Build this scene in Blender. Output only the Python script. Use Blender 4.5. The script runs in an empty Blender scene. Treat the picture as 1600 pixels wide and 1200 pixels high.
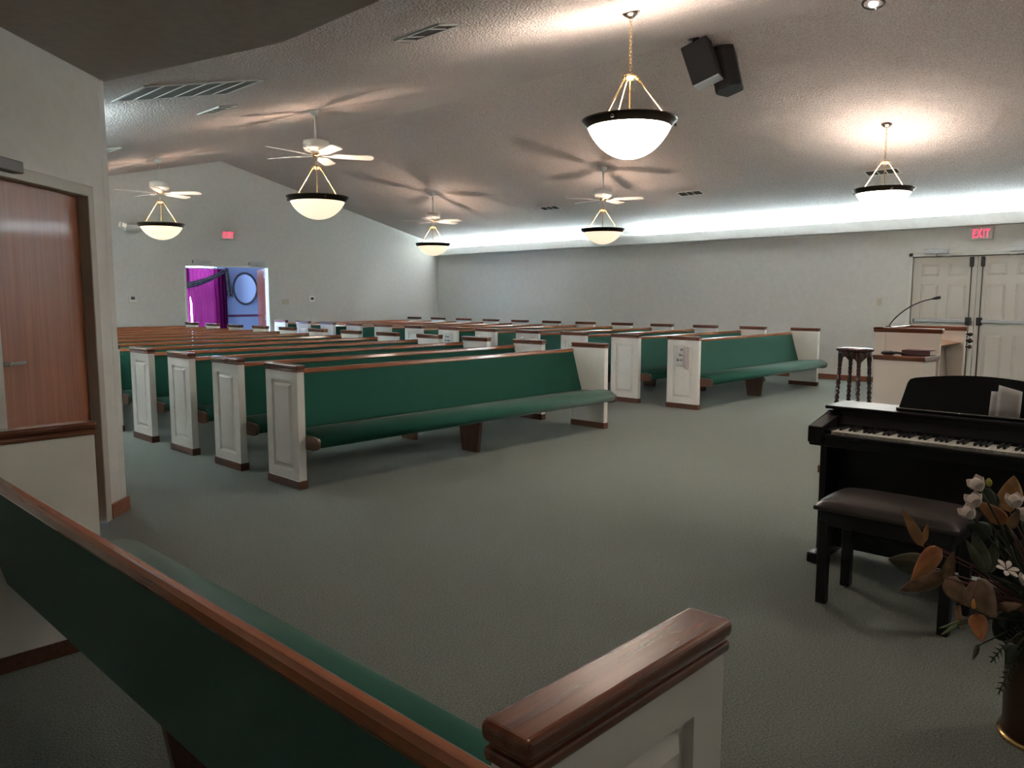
import bpy, bmesh, math, random
from mathutils import Vector, Matrix
PI = math.pi
random.seed(7)
S = bpy.context.scene
COL = S.collection

# ------------------------------------------------------------------ camera
FPX, YAW, PITCH = 1213.7, .7633, .1118
CAM = Vector((0, 0, 1.4284))
FW = Vector((math.cos(YAW)*math.cos(PITCH), math.sin(YAW)*math.cos(PITCH), -math.sin(PITCH)))
RT = Vector((math.sin(YAW), -math.cos(YAW), 0))
UP = RT.cross(FW)
cam = bpy.data.objects.new('camera', bpy.data.cameras.new('camera'))
COL.objects.link(cam)
M = Matrix((RT, UP, -FW)).transposed().to_4x4()
M.translation = CAM
cam.matrix_world = M
cam.data.sensor_width = 36
cam.data.lens = 36*FPX/1600
cam.data.clip_start = .02
S.camera = cam


def at(px, py, depth):
    """point seen at a pixel of the photo, at a distance along the view axis"""
    return CAM + (FW + RT*((px-800)/FPX) - UP*((py-600)/FPX))*depth


# ------------------------------------------------------------------ view, world, large lights
vs = S.view_settings
vs.view_transform = 'Standard'
vs.look = 'None'
vs.gamma = 1
vs.use_curve_mapping = False
vs.exposure = 0.50
S.cycles.sample_clamp_indirect = 40

W = bpy.data.worlds.new('world')
S.world = W
W.use_nodes = True
bg = W.node_tree.nodes['Background']
bg.inputs[0].default_value = (.52, .70, 1.0, 1)
bg.inputs[1].default_value = 30.0


def light(name, kind, loc, power, color, rot=None, **kw):
    d = bpy.data.lights.new(name, kind)
    d.energy = power
    d.color = color
    for k, v in kw.items():
        setattr(d, k, v)
    o = bpy.data.objects.new(name, d)
    COL.objects.link(o)
    o.location = loc
    if rot:
        o.rotation_euler = rot
    return o


COOL = (.70, .93, 1.0)
WARM = (1.0, .81, .70)
COVE_P = 43.0      # watts per metre of cove tube
XL, XR, XM = 1.85, 13.55, 7.70     # side walls, ridge
YF, YB = -4.0, 15.66               # front and back walls
ZR, SL = 4.20, .2435               # ridge height, roof slope


def roofz(x):
    return ZR - SL*abs(x-XM)


def cove_light(x, y0, y1, k=1):
    light('cove_tube_light', 'AREA', (x, (y0+y1)/2, 2.652), COVE_P*k*(y1-y0), COOL, (PI, 0, 0),
          shape='RECTANGLE', size=.05, size_y=y1-y0)


cove_light(13.455, -3.8, 9.30)
cove_light(13.455, 10.15, 15.4)
cove_light(1.945, 6.9, 15.4, 1.7)
# daylight entering the foyer
def portal(loc, rot, sx, sy):
    o = light('daylight_portal', 'AREA', loc, 1, (1, 1, 1), rot, shape='RECTANGLE', size=sx, size_y=sy)
    o.data.cycles.is_portal = True
portal((7.7, 18.72, 1.7), (-PI/2, 0, 0), 2.6, 2.4)
portal((4.38, 17.1, 1.2), (0, -PI/2, 0), 2.4, 1.9)

# ------------------------------------------------------------------ helpers

class MB:
    def __init__(s):
        s.bm = bmesh.new()

    def box(s, x0, x1, y0, y1, z0, z1, bevel=0, seg=2, M=None):
        vs_ = [s.bm.verts.new((x, y, z)) for x in (x0, x1) for y in (y0, y1) for z in (z0, z1)]
        F = [(0, 1, 3, 2), (4, 6, 7, 5), (0, 4, 5, 1), (2, 3, 7, 6), (0, 2, 6, 4), (1, 5, 7, 3)]
        fs = [s.bm.faces.new([vs_[i] for i in f]) for f in F]
        if M is not None:
            for v in vs_:
                v.co = M @ v.co
        if bevel:
            ed = list({e for f in fs for e in f.edges})
            bmesh.ops.bevel(s.bm, geom=ed, offset=bevel, segments=seg, profile=.5, affect='EDGES')
        return s

    def prism(s, poly, a, b, axis='x', bevel=0, seg=2, smooth=False, M=None):
        """poly in the other two axes (in xyz order), extruded from a to b"""
        def mk(p, t):
            c = {'x': (t, p[0], p[1]), 'y': (p[0], t, p[1]), 'z': (p[0], p[1], t)}[axis]
            c = Vector(c)
            return M @ c if M is not None else c
        A = [s.bm.verts.new(mk(p, a)) for p in poly]
        B = [s.bm.verts.new(mk(p, b)) for p in poly]
        n = len(poly)
        fs = [s.bm.faces.new(A), s.bm.faces.new(B[::-1])]
        for i in range(n):
            f = s.bm.faces.new((A[i], B[i], B[(i+1) % n], A[(i+1) % n]))
            f.smooth = smooth
            fs.append(f)
        if bevel:
            ed = list({e for f in fs for e in f.edges})
            bmesh.ops.bevel(s.bm, geom=ed, offset=bevel, segments=seg, profile=.5, affect='EDGES')
        return s

    def tube(s, pts, r, n=8, caps=True, closed=False):
        pts = [Vector(p) for p in pts]
        rs = r if isinstance(r, (list, tuple)) else [r]*len(pts)
        rings = []
        ref = None
        for i, p in enumerate(pts):
            if closed:
                t = pts[(i+1) % len(pts)] - pts[i-1]
            else:
                t = pts[min(i+1, len(pts)-1)] - pts[max(i-1, 0)]
            t.normalize()
            if ref is None:
                ref = t.orthogonal().normalized()
            ref = (ref - t*ref.dot(t))
            if ref.length < 1e-6:
                ref = t.orthogonal()
            ref.normalize()
            b = t.cross(ref)
            rings.append([s.bm.verts.new(p + (ref*math.cos(2*PI*k/n) + b*math.sin(2*PI*k/n))*rs[i]) for k in range(n)])
        m = len(rings)
        for i in range(m if closed else m-1):
            A, B = rings[i], rings[(i+1) % m]
            for k in range(n):
                f = s.bm.faces.new((A[k], A[(k+1) % n], B[(k+1) % n], B[k]))
                f.smooth = True
        if caps and not closed:
            s.bm.faces.new(rings[0][::-1])
            s.bm.faces.new(rings[-1])
        return s

    def lathe(s, prof, c=(0, 0, 0), n=24, M=None, smooth=True):
        """prof: list of (radius, z)"""
        rings = []
        for r, z in prof:
            if r < 1e-5:
                rings.append([s.bm.verts.new((c[0], c[1], c[2]+z))])
            else:
                rings.append([s.bm.verts.new((c[0]+r*math.cos(2*PI*k/n), c[1]+r*math.sin(2*PI*k/n), c[2]+z)) for k in range(n)])
        for A, B in zip(rings, rings[1:]):
            for k in range(n):
                k2 = (k+1) % n
                if len(A) == 1 and len(B) == 1:
                    continue
                if len(A) == 1:
                    f = s.bm.faces.new((A[0], B[k2], B[k]))
                elif len(B) == 1:
                    f = s.bm.faces.new((A[k], A[k2], B[0]))
                else:
                    f = s.bm.faces.new((A[k], A[k2], B[k2], B[k]))
                f.smooth = smooth
        if M is not None:
            for R in rings:
                for v in R:
                    v.co = M @ v.co
        return s

    def grid(s, fn, nu, nv, smooth=True):
        V = [[s.bm.verts.new(fn(u/nu, v/nv)) for v in range(nv+1)] for u in range(nu+1)]
        for u in range(nu):
            for v in range(nv):
                f = s.bm.faces.new((V[u][v], V[u+1][v], V[u+1][v+1], V[u][v+1]))
                f.smooth = smooth
        return s

    def poly(s, pts):
        s.bm.faces.new([s.bm.verts.new(p) for p in pts])
        return s

    def build(s, name, mat, parent=None, solidify=0):
        bmesh.ops.recalc_face_normals(s.bm, faces=s.bm.faces[:])
        me = bpy.data.meshes.new(name)
        s.bm.to_mesh(me)
        s.bm.free()
        me.materials.append(mat)
        o = bpy.data.objects.new(name, me)
        COL.objects.link(o)
        if parent is not None:
            o.parent = parent
        if solidify:
            md = o.modifiers.new('thick', 'SOLIDIFY')
            md.thickness = solidify
            md.offset = 0
        return o


def tag(o, label, cat, group=None, kind=None):
    o['label'] = label
    o['category'] = cat
    if group:
        o['group'] = group
    if kind:
        o['kind'] = kind
    return o


def struct(o):
    o['kind'] = 'structure'
    return o


def thing(name, label, cat, loc=(0, 0, 0), rz=0, group=None):
    o = bpy.data.objects.new(name, None)
    o.empty_display_size = .1
    COL.objects.link(o)
    o.location = loc
    o.rotation_euler = (0, 0, rz)
    return tag(o, label, cat, group)


def copy_tree(o, parent=None):
    c = o.copy()
    COL.objects.link(c)
    if parent is not None:
        c.parent = parent
    for ch in list(o.children):
        copy_tree(ch, c)
    return c


def lettering(text, size, mat, parent, loc, rot, name='lettering', depth=.001, align='CENTER', sx=1, bold=0, sp=1):
    cu = bpy.data.curves.new('text', 'FONT')
    cu.body = text
    cu.size = size
    cu.align_x = align
    cu.extrude = depth
    cu.offset = bold
    cu.space_character = sp
    t = bpy.data.objects.new('text', cu)
    COL.objects.link(t)
    dg = bpy.context.evaluated_depsgraph_get()
    dg.update()
    me = bpy.data.meshes.new_from_object(t.evaluated_get(dg))
    bpy.data.objects.remove(t)
    for v in me.vertices:
        v.co.x *= sx
    me.materials.clear()
    me.materials.append(mat)
    o = bpy.data.objects.new(name, me)
    COL.objects.link(o)
    if parent is not None:
        o.parent = parent
    o.location = loc
    o.rotation_euler = rot
    return o


# ------------------------------------------------------------------ materials

def mat(name, color, rough=.6, metal=0, coat=0, spec=.5, emit=None, es=0, trans=0, sheen=0):
    m = bpy.data.materials.new(name)
    m.use_nodes = True
    b = m.node_tree.nodes['Principled BSDF']
    b.inputs['Base Color'].default_value = (*color, 1)
    b.inputs['Roughness'].default_value = rough
    b.inputs['Metallic'].default_value = metal
    b.inputs['Coat Weight'].default_value = coat
    b.inputs['Coat Roughness'].default_value = .07
    b.inputs['Specular IOR Level'].default_value = spec
    b.inputs['Sheen Weight'].default_value = sheen
    if emit:
        b.inputs['Emission Color'].default_value = (*emit, 1)
        b.inputs['Emission Strength'].default_value = es
    return m


def noise_color(m, c1, c2, scale=(1, 1, 1), nscale=30, detail=4, lo=.35, hi=.65, bump=0, bscale=None, dist=.002):
    nt = m.node_tree
    N, L = nt.nodes, nt.links
    b = N['Principled BSDF']
    tc = N.new('ShaderNodeTexCoord')
    mp = N.new('ShaderNodeMapping')
    mp.inputs['Scale'].default_value = scale
    L.new(tc.outputs['Object'], mp.inputs['Vector'])
    nz = N.new('ShaderNodeTexNoise')
    nz.inputs['Scale'].default_value = nscale
    nz.inputs['Detail'].default_value = detail
    L.new(mp.outputs[0], nz.inputs['Vector'])
    cr = N.new('ShaderNodeValToRGB')
    cr.color_ramp.elements[0].position = lo
    cr.color_ramp.elements[1].position = hi
    cr.color_ramp.elements[0].color = (*c1, 1)
    cr.color_ramp.elements[1].color = (*c2, 1)
    L.new(nz.outputs['Fac'], cr.inputs['Fac'])
    L.new(cr.outputs['Color'], b.inputs['Base Color'])
    if bump:
        src = nz
        if bscale:
            src = N.new('ShaderNodeTexNoise')
            src.inputs['Scale'].default_value = bscale
            src.inputs['Detail'].default_value = 2
            L.new(tc.outputs['Object'], src.inputs['Vector'])
        bp = N.new('ShaderNodeBump')
        bp.inputs['Strength'].default_value = bump
        bp.inputs['Distance'].default_value = dist
        L.new(src.outputs['Fac'], bp.inputs['Height'])
        L.new(bp.outputs[0], b.inputs['Normal'])
    return m


def wood(name, c1, c2, axis, rough=.3, coat=.3, nscale=6):
    sc = {'x': (.35, 9, 9), 'y': (9, .35, 9), 'z': (9, 9, .35)}[axis]
    return noise_color(mat(name, c1, rough, coat=coat), c1, c2, sc, nscale, 5, .3, .72)


M_carpet = noise_color(mat('carpet', (.09, .13, .11), .95, spec=.1, sheen=.15), (.088, .106, .092), (.222, .245, .217),
                       (1, 1, 1), 130, 4, .3, .7, .8, 130, .008)
M_wall = noise_color(mat('wall_paint', (.62, .61, .57), .75, spec=.2), (.605, .585, .555), (.645, .625, .595), (1, 1, 1), 12, 3, .3, .7, .12, 220, .002)
M_ceil = noise_color(mat('popcorn_ceiling', (.62, .58, .54), .9, spec=.1), (.49, .42, .395), (.66, .575, .545), (1, 1, 1), 60, 3, .36, .58, 1.0, 60, .03)
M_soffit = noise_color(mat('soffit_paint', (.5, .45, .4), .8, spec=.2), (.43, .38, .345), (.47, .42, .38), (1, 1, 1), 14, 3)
M_trimw = mat('cream_trim', (.66, .65, .60), .5)
M_white = noise_color(mat('pew_white_paint', (.72, .71, .67), .45), (.83, .815, .775), (.87, .855, .815), (1, 1, 1), 6, 2)
M_railx = wood('oak_rail', (.20, .058, .020), (.37, .125, .045), 'x', .24, .75)
M_capy = wood('mahogany_cap', (.105, .030, .015), (.21, .072, .035), 'y', .24, .7)
M_kick = wood('brown_kick_wood', (.075, .028, .014), (.14, .055, .028), 'x', .4, .2)
M_legz = wood('brown_support_wood', (.07, .027, .014), (.13, .052, .028), 'z', .42, .2)
M_basebd = wood('red_baseboard', (.17, .055, .025), (.27, .095, .045), 'x', .4, .2)
M_door = wood('veneer_door', (.23, .075, .032), (.33, .115, .052), 'z', .4, .1, 4)
M_doorred = wood('foyer_door_wood', (.20, .06, .035), (.28, .09, .05), 'z', .22, .5)
M_green = noise_color(mat('emerald_fabric', (.006, .085, .05), .8, spec=.2, sheen=.18), (.0035, .060, .038), (.0065, .088, .058), (1, 1, 1), 500, 2, .35, .65, .25, 600, .001)
M_frame = mat('taupe_door_frame', (.42, .38, .33), .5)
M_black = mat('piano_black', (.008, .008, .010), .38, spec=.4)
M_blackm = mat('black_metal', (.012, .012, .013), .5)
M_spk = noise_color(mat('speaker_black', (.02, .017, .017), .7), (.016, .013, .013), (.028, .022, .021), (1, 1, 1), 300, 2)
M_grey = mat('grey_metal', (.45, .46, .48), .4, metal=.3)
M_leather = noise_color(mat('black_leather', (.03, .024, .024), .28, spec=.6), (.040, .032, .030), (.054, .042, .040), (1, 1, 1), 220, 2, .4, .6, .25, 260, .001)
M_brass = mat('polished_brass', (.75, .52, .26), .22, metal=1)
M_bronze = mat('dark_bronze', (.06, .042, .032), .3, metal=.8)
M_copper = mat('copper_canopy', (.50, .38, .33), .25, metal=1)
M_fan = mat('fan_white', (.62, .61, .58), .45)
M_key = mat('ivory_key', (.66, .63, .58), .35)
M_keyb = mat('ebony_key', (.01, .01, .011), .35)
M_bowl = mat('lit_white_glass', (.9, .88, .84), .35, emit=(1, .90, .78), es=19.0)
M_bowlc = mat('lit_cream_glass', (.85, .76, .62), .35, emit=(1, .81, .58), es=.72)
M_exit = mat('exit_plate', (.55, .53, .50), .5)
M_exitred = mat('exit_red', (.8, .02, .05), .4, emit=(1, .03, .10), es=1.6)
M_chrome = mat('satin_nickel', (.62, .60, .56), .25, metal=1)
M_plastic = mat('white_plastic', (.86, .85, .83), .45)
M_almond = mat('almond_plastic', (.52, .49, .38), .45)
M_display = mat('dark_display', (.05, .055, .05), .25)
M_dark = mat('shade_dark', (.05, .042, .038), .9)  # dark colour stands in for shade in vent ducts and door gaps
M_filter = noise_color(mat('filter_mesh', (.16, .145, .13), .9), (.13, .118, .106), (.19, .17, .155), (1, 1, 1), 160, 2)
M_paper = mat('white_paper', (.74, .72, .71), .8)
M_paperp = mat('pinkish_paper', (.62, .53, .52), .8)
M_ink = mat('ink', (.06, .055, .07), .8)
M_book = mat('maroon_book', (.06, .012, .014), .45)
M_pages = mat('book_pages', (.55, .51, .45), .8)
M_stool = wood('dark_mahogany', (.028, .008, .007), (.06, .017, .013), 'z', .25, .5)
M_desk = wood('tan_desk', (.28, .17, .10), (.36, .23, .15), 'x', .4, .2)
M_pulpit = mat('pulpit_cream', (.72, .645, .575), .5)
M_foyer = mat('blue_wallpaper', (.36, .42, .56), .8)
M_maroon = mat('maroon_trim', (.16, .03, .07), .4)
M_swag = noise_color(mat('swag_fabric', (.07, .06, .08), .8), (.025, .02, .03), (.11, .095, .10), (1, 1, 1), 18, 3)
M_mirror = mat('mirror_glass', (.9, .92, .95), .03, metal=1)
M_petal = mat('white_petal', (.72, .64, .60), .7)
M_yel = mat('yellow_bud', (.30, .30, .03), .6)
M_amber = mat('amber_bud', (.62, .26, .05), .4)
M_stem = mat('dark_stem', (.035, .045, .02), .6)
M_rstem = mat('red_stem', (.10, .03, .025), .6)
M_vase = mat('dark_brass_vase', (.055, .026, .012), .3, metal=.5)
M_vasering = mat('brass_vase_ring', (.70, .45, .18), .2, metal=1)


def leafmat(n, c1, c2):
    return noise_color(mat(n, c1, .55), c1, c2, (1, 1, 1), 25, 3)


LEAF = dict(tan=leafmat('tan_leaf', (.32, .17, .07), (.46, .26, .12)), orange=leafmat('orange_leaf', (.36, .13, .05), (.54, .23, .09)),
            brown=leafmat('brown_leaf', (.14, .085, .048), (.27, .165, .10)), olive=leafmat('olive_leaf', (.045, .052, .030), (.085, .085, .05)),
            green=leafmat('grey_green_leaf', (.05, .068, .038), (.10, .115, .065)), dark=leafmat('dark_green_leaf', (.012, .026, .014), (.028, .048, .026)),
            lime=leafmat('pale_green_leaf', (.16, .24, .11), (.24, .32, .16)))

# glass pane: thin, lets light through
M_glass = bpy.data.materials.new('window_glass')
M_glass.use_nodes = True
nt = M_glass.node_tree
nt.nodes.clear()
o_ = nt.nodes.new('ShaderNodeOutputMaterial')
mx = nt.nodes.new('ShaderNodeMixShader')
tr = nt.nodes.new('ShaderNodeBsdfTransparent')
gl = nt.nodes.new('ShaderNodeBsdfGlossy')
gl.inputs['Roughness'].default_value = .02
mx.inputs[0].default_value = .06
nt.links.new(tr.outputs[0], mx.inputs[1])
nt.links.new(gl.outputs[0], mx.inputs[2])
nt.links.new(mx.outputs[0], o_.inputs[0])
# curtain: translucent magenta sheer
M_curt = bpy.data.materials.new('magenta_sheer')
M_curt.use_nodes = True
nt = M_curt.node_tree
nt.nodes.clear()
o_ = nt.nodes.new('ShaderNodeOutputMaterial')
mx = nt.nodes.new('ShaderNodeMixShader')
tl = nt.nodes.new('ShaderNodeBsdfTranslucent')
tl.inputs['Color'].default_value = (.040, .0020, .019, 1)
df = nt.nodes.new('ShaderNodeBsdfDiffuse')
df.inputs['Color'].default_value = (.11, .007, .062, 1)
mx.inputs[0].default_value = .45
nt.links.new(tl.outputs[0], mx.inputs[1])
nt.links.new(df.outputs[0], mx.inputs[2])
mx2 = nt.nodes.new('ShaderNodeMixShader')
t2 = nt.nodes.new('ShaderNodeBsdfTransparent')
t2.inputs['Color'].default_value = (.85, .2, .6, 1)
mx2.inputs[0].default_value = .008
nt.links.new(mx.outputs[0], mx2.inputs[1])
nt.links.new(t2.outputs[0], mx2.inputs[2])
nt.links.new(mx2.outputs[0], o_.inputs[0])

# ------------------------------------------------------------------ the setting
struct(MB().box(-1.4, 13.8, YF-.2, 18.8, -.12, 0).build('floor', M_carpet))
T = .05
m = MB().prism([(XL-.25, roofz(XL-.25)), (XM, ZR), (XM, ZR+T), (XL-.25, roofz(XL-.25)+T)], 5.37, YB, 'y')
m.prism([(1.95, roofz(1.95)), (XM, ZR), (XM, ZR+T), (1.95, roofz(1.95)+T)], YF-.1, 5.37, 'y')
struct(m.build('ceiling_left', M_ceil))
m = MB().prism([(XM, ZR), (XR+.15, roofz(XR+.15)), (XR+.15, roofz(XR+.15)+T), (XM, ZR+T)], YF-.1, YB, 'y')
struct(m.build('ceiling_right', M_ceil))
# low dark soffit over the corner where the choir pew stands
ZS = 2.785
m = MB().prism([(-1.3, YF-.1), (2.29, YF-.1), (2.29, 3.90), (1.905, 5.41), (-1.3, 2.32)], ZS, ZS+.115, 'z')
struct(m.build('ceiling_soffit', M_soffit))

# back wall with the foyer doorway
DX0, DX1, DZ = 6.83, 8.71, 2.09
m = MB()
m.prism([(XL-.1, 0), (DX0, 0), (DX0, roofz(DX0)+.03), (XL-.1, roofz(XL-.1)+.03)], YB, YB+.12, 'y')
m.prism([(DX1, 0), (XR+.1, 0), (XR+.1, roofz(XR+.1)+.03), (DX1, roofz(DX1)+.03)], YB, YB+.12, 'y')
m.prism([(DX0, DZ), (DX1, DZ), (DX1, roofz(DX1)+.03), (XM, ZR+.03), (DX0, roofz(DX0)+.03)], YB, YB+.12, 'y')
struct(m.build('wall_back', M_wall))
# right wall with the exit doorway
EY0, EY1, EZ = 2.23, 4.06, 2.06
m = MB()
m.box(XR, XR+.12, YF-.1, EY0, 0, 2.80)
m.box(XR, XR+.12, EY1, YB+.12, 0, 2.80)
m.box(XR, XR+.12, EY0, EY1, EZ, 2.80)
struct(m.build('wall_right', M_wall))
struct(MB().box(XL-.12, XL, 5.36, YB+.12, 0, 2.80).build('wall_left', M_wall))
struct(MB().box(-1.4, XR+.1, YF-.12, YF, 0, 4.3).build('wall_front', M_wall))
struct(MB().box(-1.32, -1.2, YF-.1, 2.5, 0, 2.9).build('wall_alcove', M_wall))
# diagonal wall with the wooden door; built in its own frame (x along the wall, y outwards)
TH = math.radians(44)
DM = Matrix.Translation((1.9, 5.41, 0)) @ Matrix.Rotation(TH, 4, 'Z')
DA, DB, DTOP = -1.215, -.29, 2.045
m = MB()
m.box(-4.4, DA, 0, .12, 0, 2.83, M=DM)
m.box(DB, 0, 0, .12, 0, 2.83, M=DM)
m.box(DA, DB, 0, .12, DTOP, 2.83, M=DM)
struct(m.build('wall_diagonal', M_wall))
# its steel frame
m = MB()
fo, fi = .055, .0
for a, b in ((DA-fo, DA+.012), (DB-.012, DB+fo)):
    m.box(a, b, -.022, .05, 0, DTOP+fo, .004, 1, DM)
m.box(DA-fo, DB+fo, -.022, .05, DTOP-.012, DTOP+fo, .004, 1, DM)
struct(m.build('trim_1', M_frame))
d1 = MB().box(DA+.012, DB-.012, .045, .085, .008, DTOP-.012, M=DM).build('door_1', M_door)
struct(d1)
m = MB()
m.lathe([(0, -.012), (.034, -.012), (.034, -.004), (.026, 0), (0, 0)], n=20, M=DM @ Matrix.Translation((DA+.075, .036, 1.083)) @ Matrix.Rotation(PI/2, 4, 'X'))
m.tube([DM @ Vector(p) for p in [(DA+.075, .045, 1.083), (DA+.075, -.012, 1.083)]], .011)
m.box(DA+.07, DA+.20, -.026, -.010, 1.073, 1.094, .005, 2, DM)
m.build('door_handle', M_chrome, d1)
c = MB().box(DA-.06, DA+.19, -.085, -.022, 2.055, 2.115, .006, 2, DM).build('door_closer', mat('bronze_closer', (.14, .12, .11), .5))
tag(c, 'dark grey door closer above the wooden door at far left', 'door closer')

# cove troughs, both sides
def cove(name, x0, x1, ya, yb, sgn):
    mm = MB()
    xf = x1 if sgn > 0 else x0           # face towards the room
    mm.box(min(x0, x1), max(x0, x1), ya, yb, 2.50, 2.515)
    f0, f1 = (x0, x0+.02) if sgn < 0 else (x1-.02, x1)
    mm.box(f0, f1, ya, yb, 2.515, 2.672, .003, 1)
    return struct(mm.build(name, M_wall))
cove('trim_2', XR-.16, XR, YF, YB, -1)
cove('trim_3', XL, XL+.16, 5.95, YB, 1)
# door frames
m = MB()
FO = .06
for a, b in ((EY0-FO, EY0), (EY1, EY1+FO)):
    m.box(XR-.018, XR+.1, a, b, 0, EZ+FO, .004, 1)
m.box(XR-.018, XR+.1, EY0-FO, EY1+FO, EZ, EZ+FO, .004, 1)
struct(m.build('trim_4', M_trimw))
m = MB()
for a, b in ((DX0, DX0+.04), (DX1-.04, DX1)):
    m.box(a, b, YB-.012, YB+.135, 0, DZ, .003, 1)
m.box(DX0, DX1, YB-.012, YB+.135, DZ-.04, DZ, .003, 1)
struct(m.build('trim_5', M_trimw))
struct(MB().box(XR+.064, XR+.11, EY0, EY1, 0, EZ).build('light_block_panel', M_dark))  # unseen dark panel added to keep sky light out of the door gaps
# baseboards
struct(MB().box(XR-.016, XR, EY1+FO, YB, 0, .095, .003, 1).build('baseboard_right', M_basebd))
struct(MB().box(XR-.016, XR, YF, EY0-FO, 0, .095, .003, 1).build('baseboard_right_front', M_basebd))
m = MB()
m.box(XL, DX0, YB-.016, YB, 0, .095)
m.box(DX1, XR, YB-.016, YB, 0, .095)
struct(m.build('baseboard_back', M_basebd))
struct(MB().box(XL, XL+.016, 5.42, YB, 0, .095).build('baseboard_left', M_basebd))
m = MB()
m.box(DB+.075, .012, -.016, 0, 0, .095, .002, 1, DM)
m.box(-4.3, DA-fo-.01, -.016, 0, 0, .095, .002, 1, DM)
struct(m.build('baseboard_diagonal', M_basebd))

# exit doors, right wall: two six panel leaves
M_doorp = mat('exit_door_paint', (.60, .565, .51), .5)
def panel_door(name, ya, yb):
    w = yb-ya
    zt = EZ-.012
    c0, c1, c2, c3 = ya+.14*w, ya+.43*w, ya+.57*w, ya+.86*w
    zs = ((.16, .86), (1.04, 1.63), (1.74, 1.945))
    x, g = XR+.02, .014
    d = MB().box(x+g, XR+.062, ya, yb, .01, zt)
    for a, b in ((ya, c0), (c1, c2), (c3, yb)):
        d.box(x, x+g+.001, a, b, .01, zt)
    for p, q in ((.01, .16), (.86, 1.04), (1.63, 1.74), (1.945, zt)):
        for a, b in ((c0, c1), (c2, c3)):
            d.box(x, x+g+.001, a, b, p, q)
    d = struct(d.build(name, M_doorp))
    for a, b in ((c0, c1), (c2, c3)):
        for p, q in zs:
            mm = MB()
            e, f = .014, .045
            A = [mm.bm.verts.new((x+g, *t)) for t in ((a+e, p+e), (b-e, p+e), (b-e, q-e), (a+e, q-e))]
            B = [mm.bm.verts.new((x+.001, *t)) for t in ((a+f, p+f), (b-f, p+f), (b-f, q-f), (a+f, q-f))]
            mm.bm.faces.new(B)
            for i in range(4):
                mm.bm.faces.new((A[i], A[(i+1) % 4], B[(i+1) % 4], B[i]))
            mm.build('raised_panel', M_doorp, d)
    return d
YM = 3.147
dl = panel_door('door_2', YM+.004, EY1-.004)
dr = panel_door('door_3', EY0+.004, YM-.004)
def exit_hardware(d, ya, yb, yrod):
    x = XR-.035
    mm = MB()
    mm.box(x-.02, x+.02, min(ya, yb), max(ya, yb), 1.030, 1.080, .008, 2)
    mm.build('push_bar', M_grey, d)
    mm = MB()
    mm.box(x-.03, XR+.02, yrod-.035, yrod+.035, .99, 1.115, .012, 2)
    far = ya if abs(ya-yrod) > abs(yb-yrod) else yb
    mm.box(x-.012, XR+.02, far-.02, far+.02, 1.03, 1.08, .006, 1)
    mm.build('latch_case', M_blackm, d)
    mm = MB()
    mm.tube([(x+.03, yrod, .06), (x+.03, yrod, 1.92)], .009, 8)
    mm.build('latch_rod', mat('dark_rod', (.08, .075, .07), .4, metal=.5), d)
    MB().box(x, XR+.02, yrod-.026, yrod+.026, 1.885, 2.035, .012, 2).build('top_latch', M_blackm, d)
exit_hardware(dl, 3.25, 3.985, YM+.075)
exit_hardware(dr, 2.31, 3.04, YM-.075)
def closer(name, x0, x1, y0, y1, label, wallax, arm):
    r = thing(name, label, 'door closer', ((x0+x1)/2, (y0+y1)/2, 2.10))
    cx, cy = (x0+x1)/2, (y0+y1)/2
    MB().box(x0-cx, x1-cx, y0-cy, y1-cy, .0, .068, .006, 2).build('housing', M_grey, r)
    mm = MB()
    if wallax == 'x':
        mm.tube([(0, 0, .0), (0, 0, -.03), (-.03, arm, -.045), (.05, arm*1.6, -.045)], .008, 6)
    else:
        mm.tube([(0, 0, .0), (0, 0, -.03), (arm, -.02, -.045), (arm*1.5, .08, -.045)], .008, 6)
    mm.build('arm', M_grey, r)
closer('door_closer', XR-.075, XR-.018, 3.545, 3.885, 'grey door closer above the left leaf of exit doors', 'x', -.12)
closer('door_closer', XR-.075, XR-.018, 2.36, 2.70, 'grey door closer above the right leaf of exit doors', 'x', .12)
closer('door_closer', 7.0, 7.36, YB-.07, YB-.012, 'door closer above the left side of the foyer doorway', 'y', .1)
closer('door_closer', 8.22, 8.58, YB-.07, YB-.012, 'door closer above the right side of the foyer doorway', 'y', -.1)

# ------------------------------------------------------------------ foyer beyond the back wall
FYB = 18.5
WX0, WX1, WZ0, WZ1 = 6.55, 8.88, .45, 2.62
m = MB()
m.box(4.3, WX0, FYB, FYB+.15, 0, 3.0)
m.box(WX1, 10.72, FYB, FYB+.15, 0, 3.0)
m.box(WX0, WX1, FYB, FYB+.15, 0, WZ0)
m.box(WX0, WX1, FYB, FYB+.15, WZ1, 3.0)
struct(m.build('wall_foyer_back', M_foyer))
struct(MB().box(10.6, 10.72, YB+.12, FYB+.15, 0, 3.0).build('wall_foyer_right', M_foyer))
m = MB()
m.box(4.3, 4.42, YB+.12, 16.2, 0, 3.0)
m.box(4.3, 4.42, 18.0, FYB+.15, 0, 3.0)
m.box(4.3, 4.42, 16.2, 18.0, 2.4, 3.0)
struct(m.build('wall_foyer_left', M_foyer))
struct(MB().box(4.2, 11.7, YB+.121, FYB+.15, 3.0, 3.05).build('ceiling_foyer', M_ceil))
m = MB()
m.box(4.42, DX0, YB+.121, YB+.13, 0, 3.0)
m.box(DX1, 10.6, YB+.121, YB+.13, 0, 3.0)
m.box(DX0, DX1, YB+.121, YB+.13, DZ, 3.0)
struct(m.build('wall_foyer_front', M_foyer))
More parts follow.
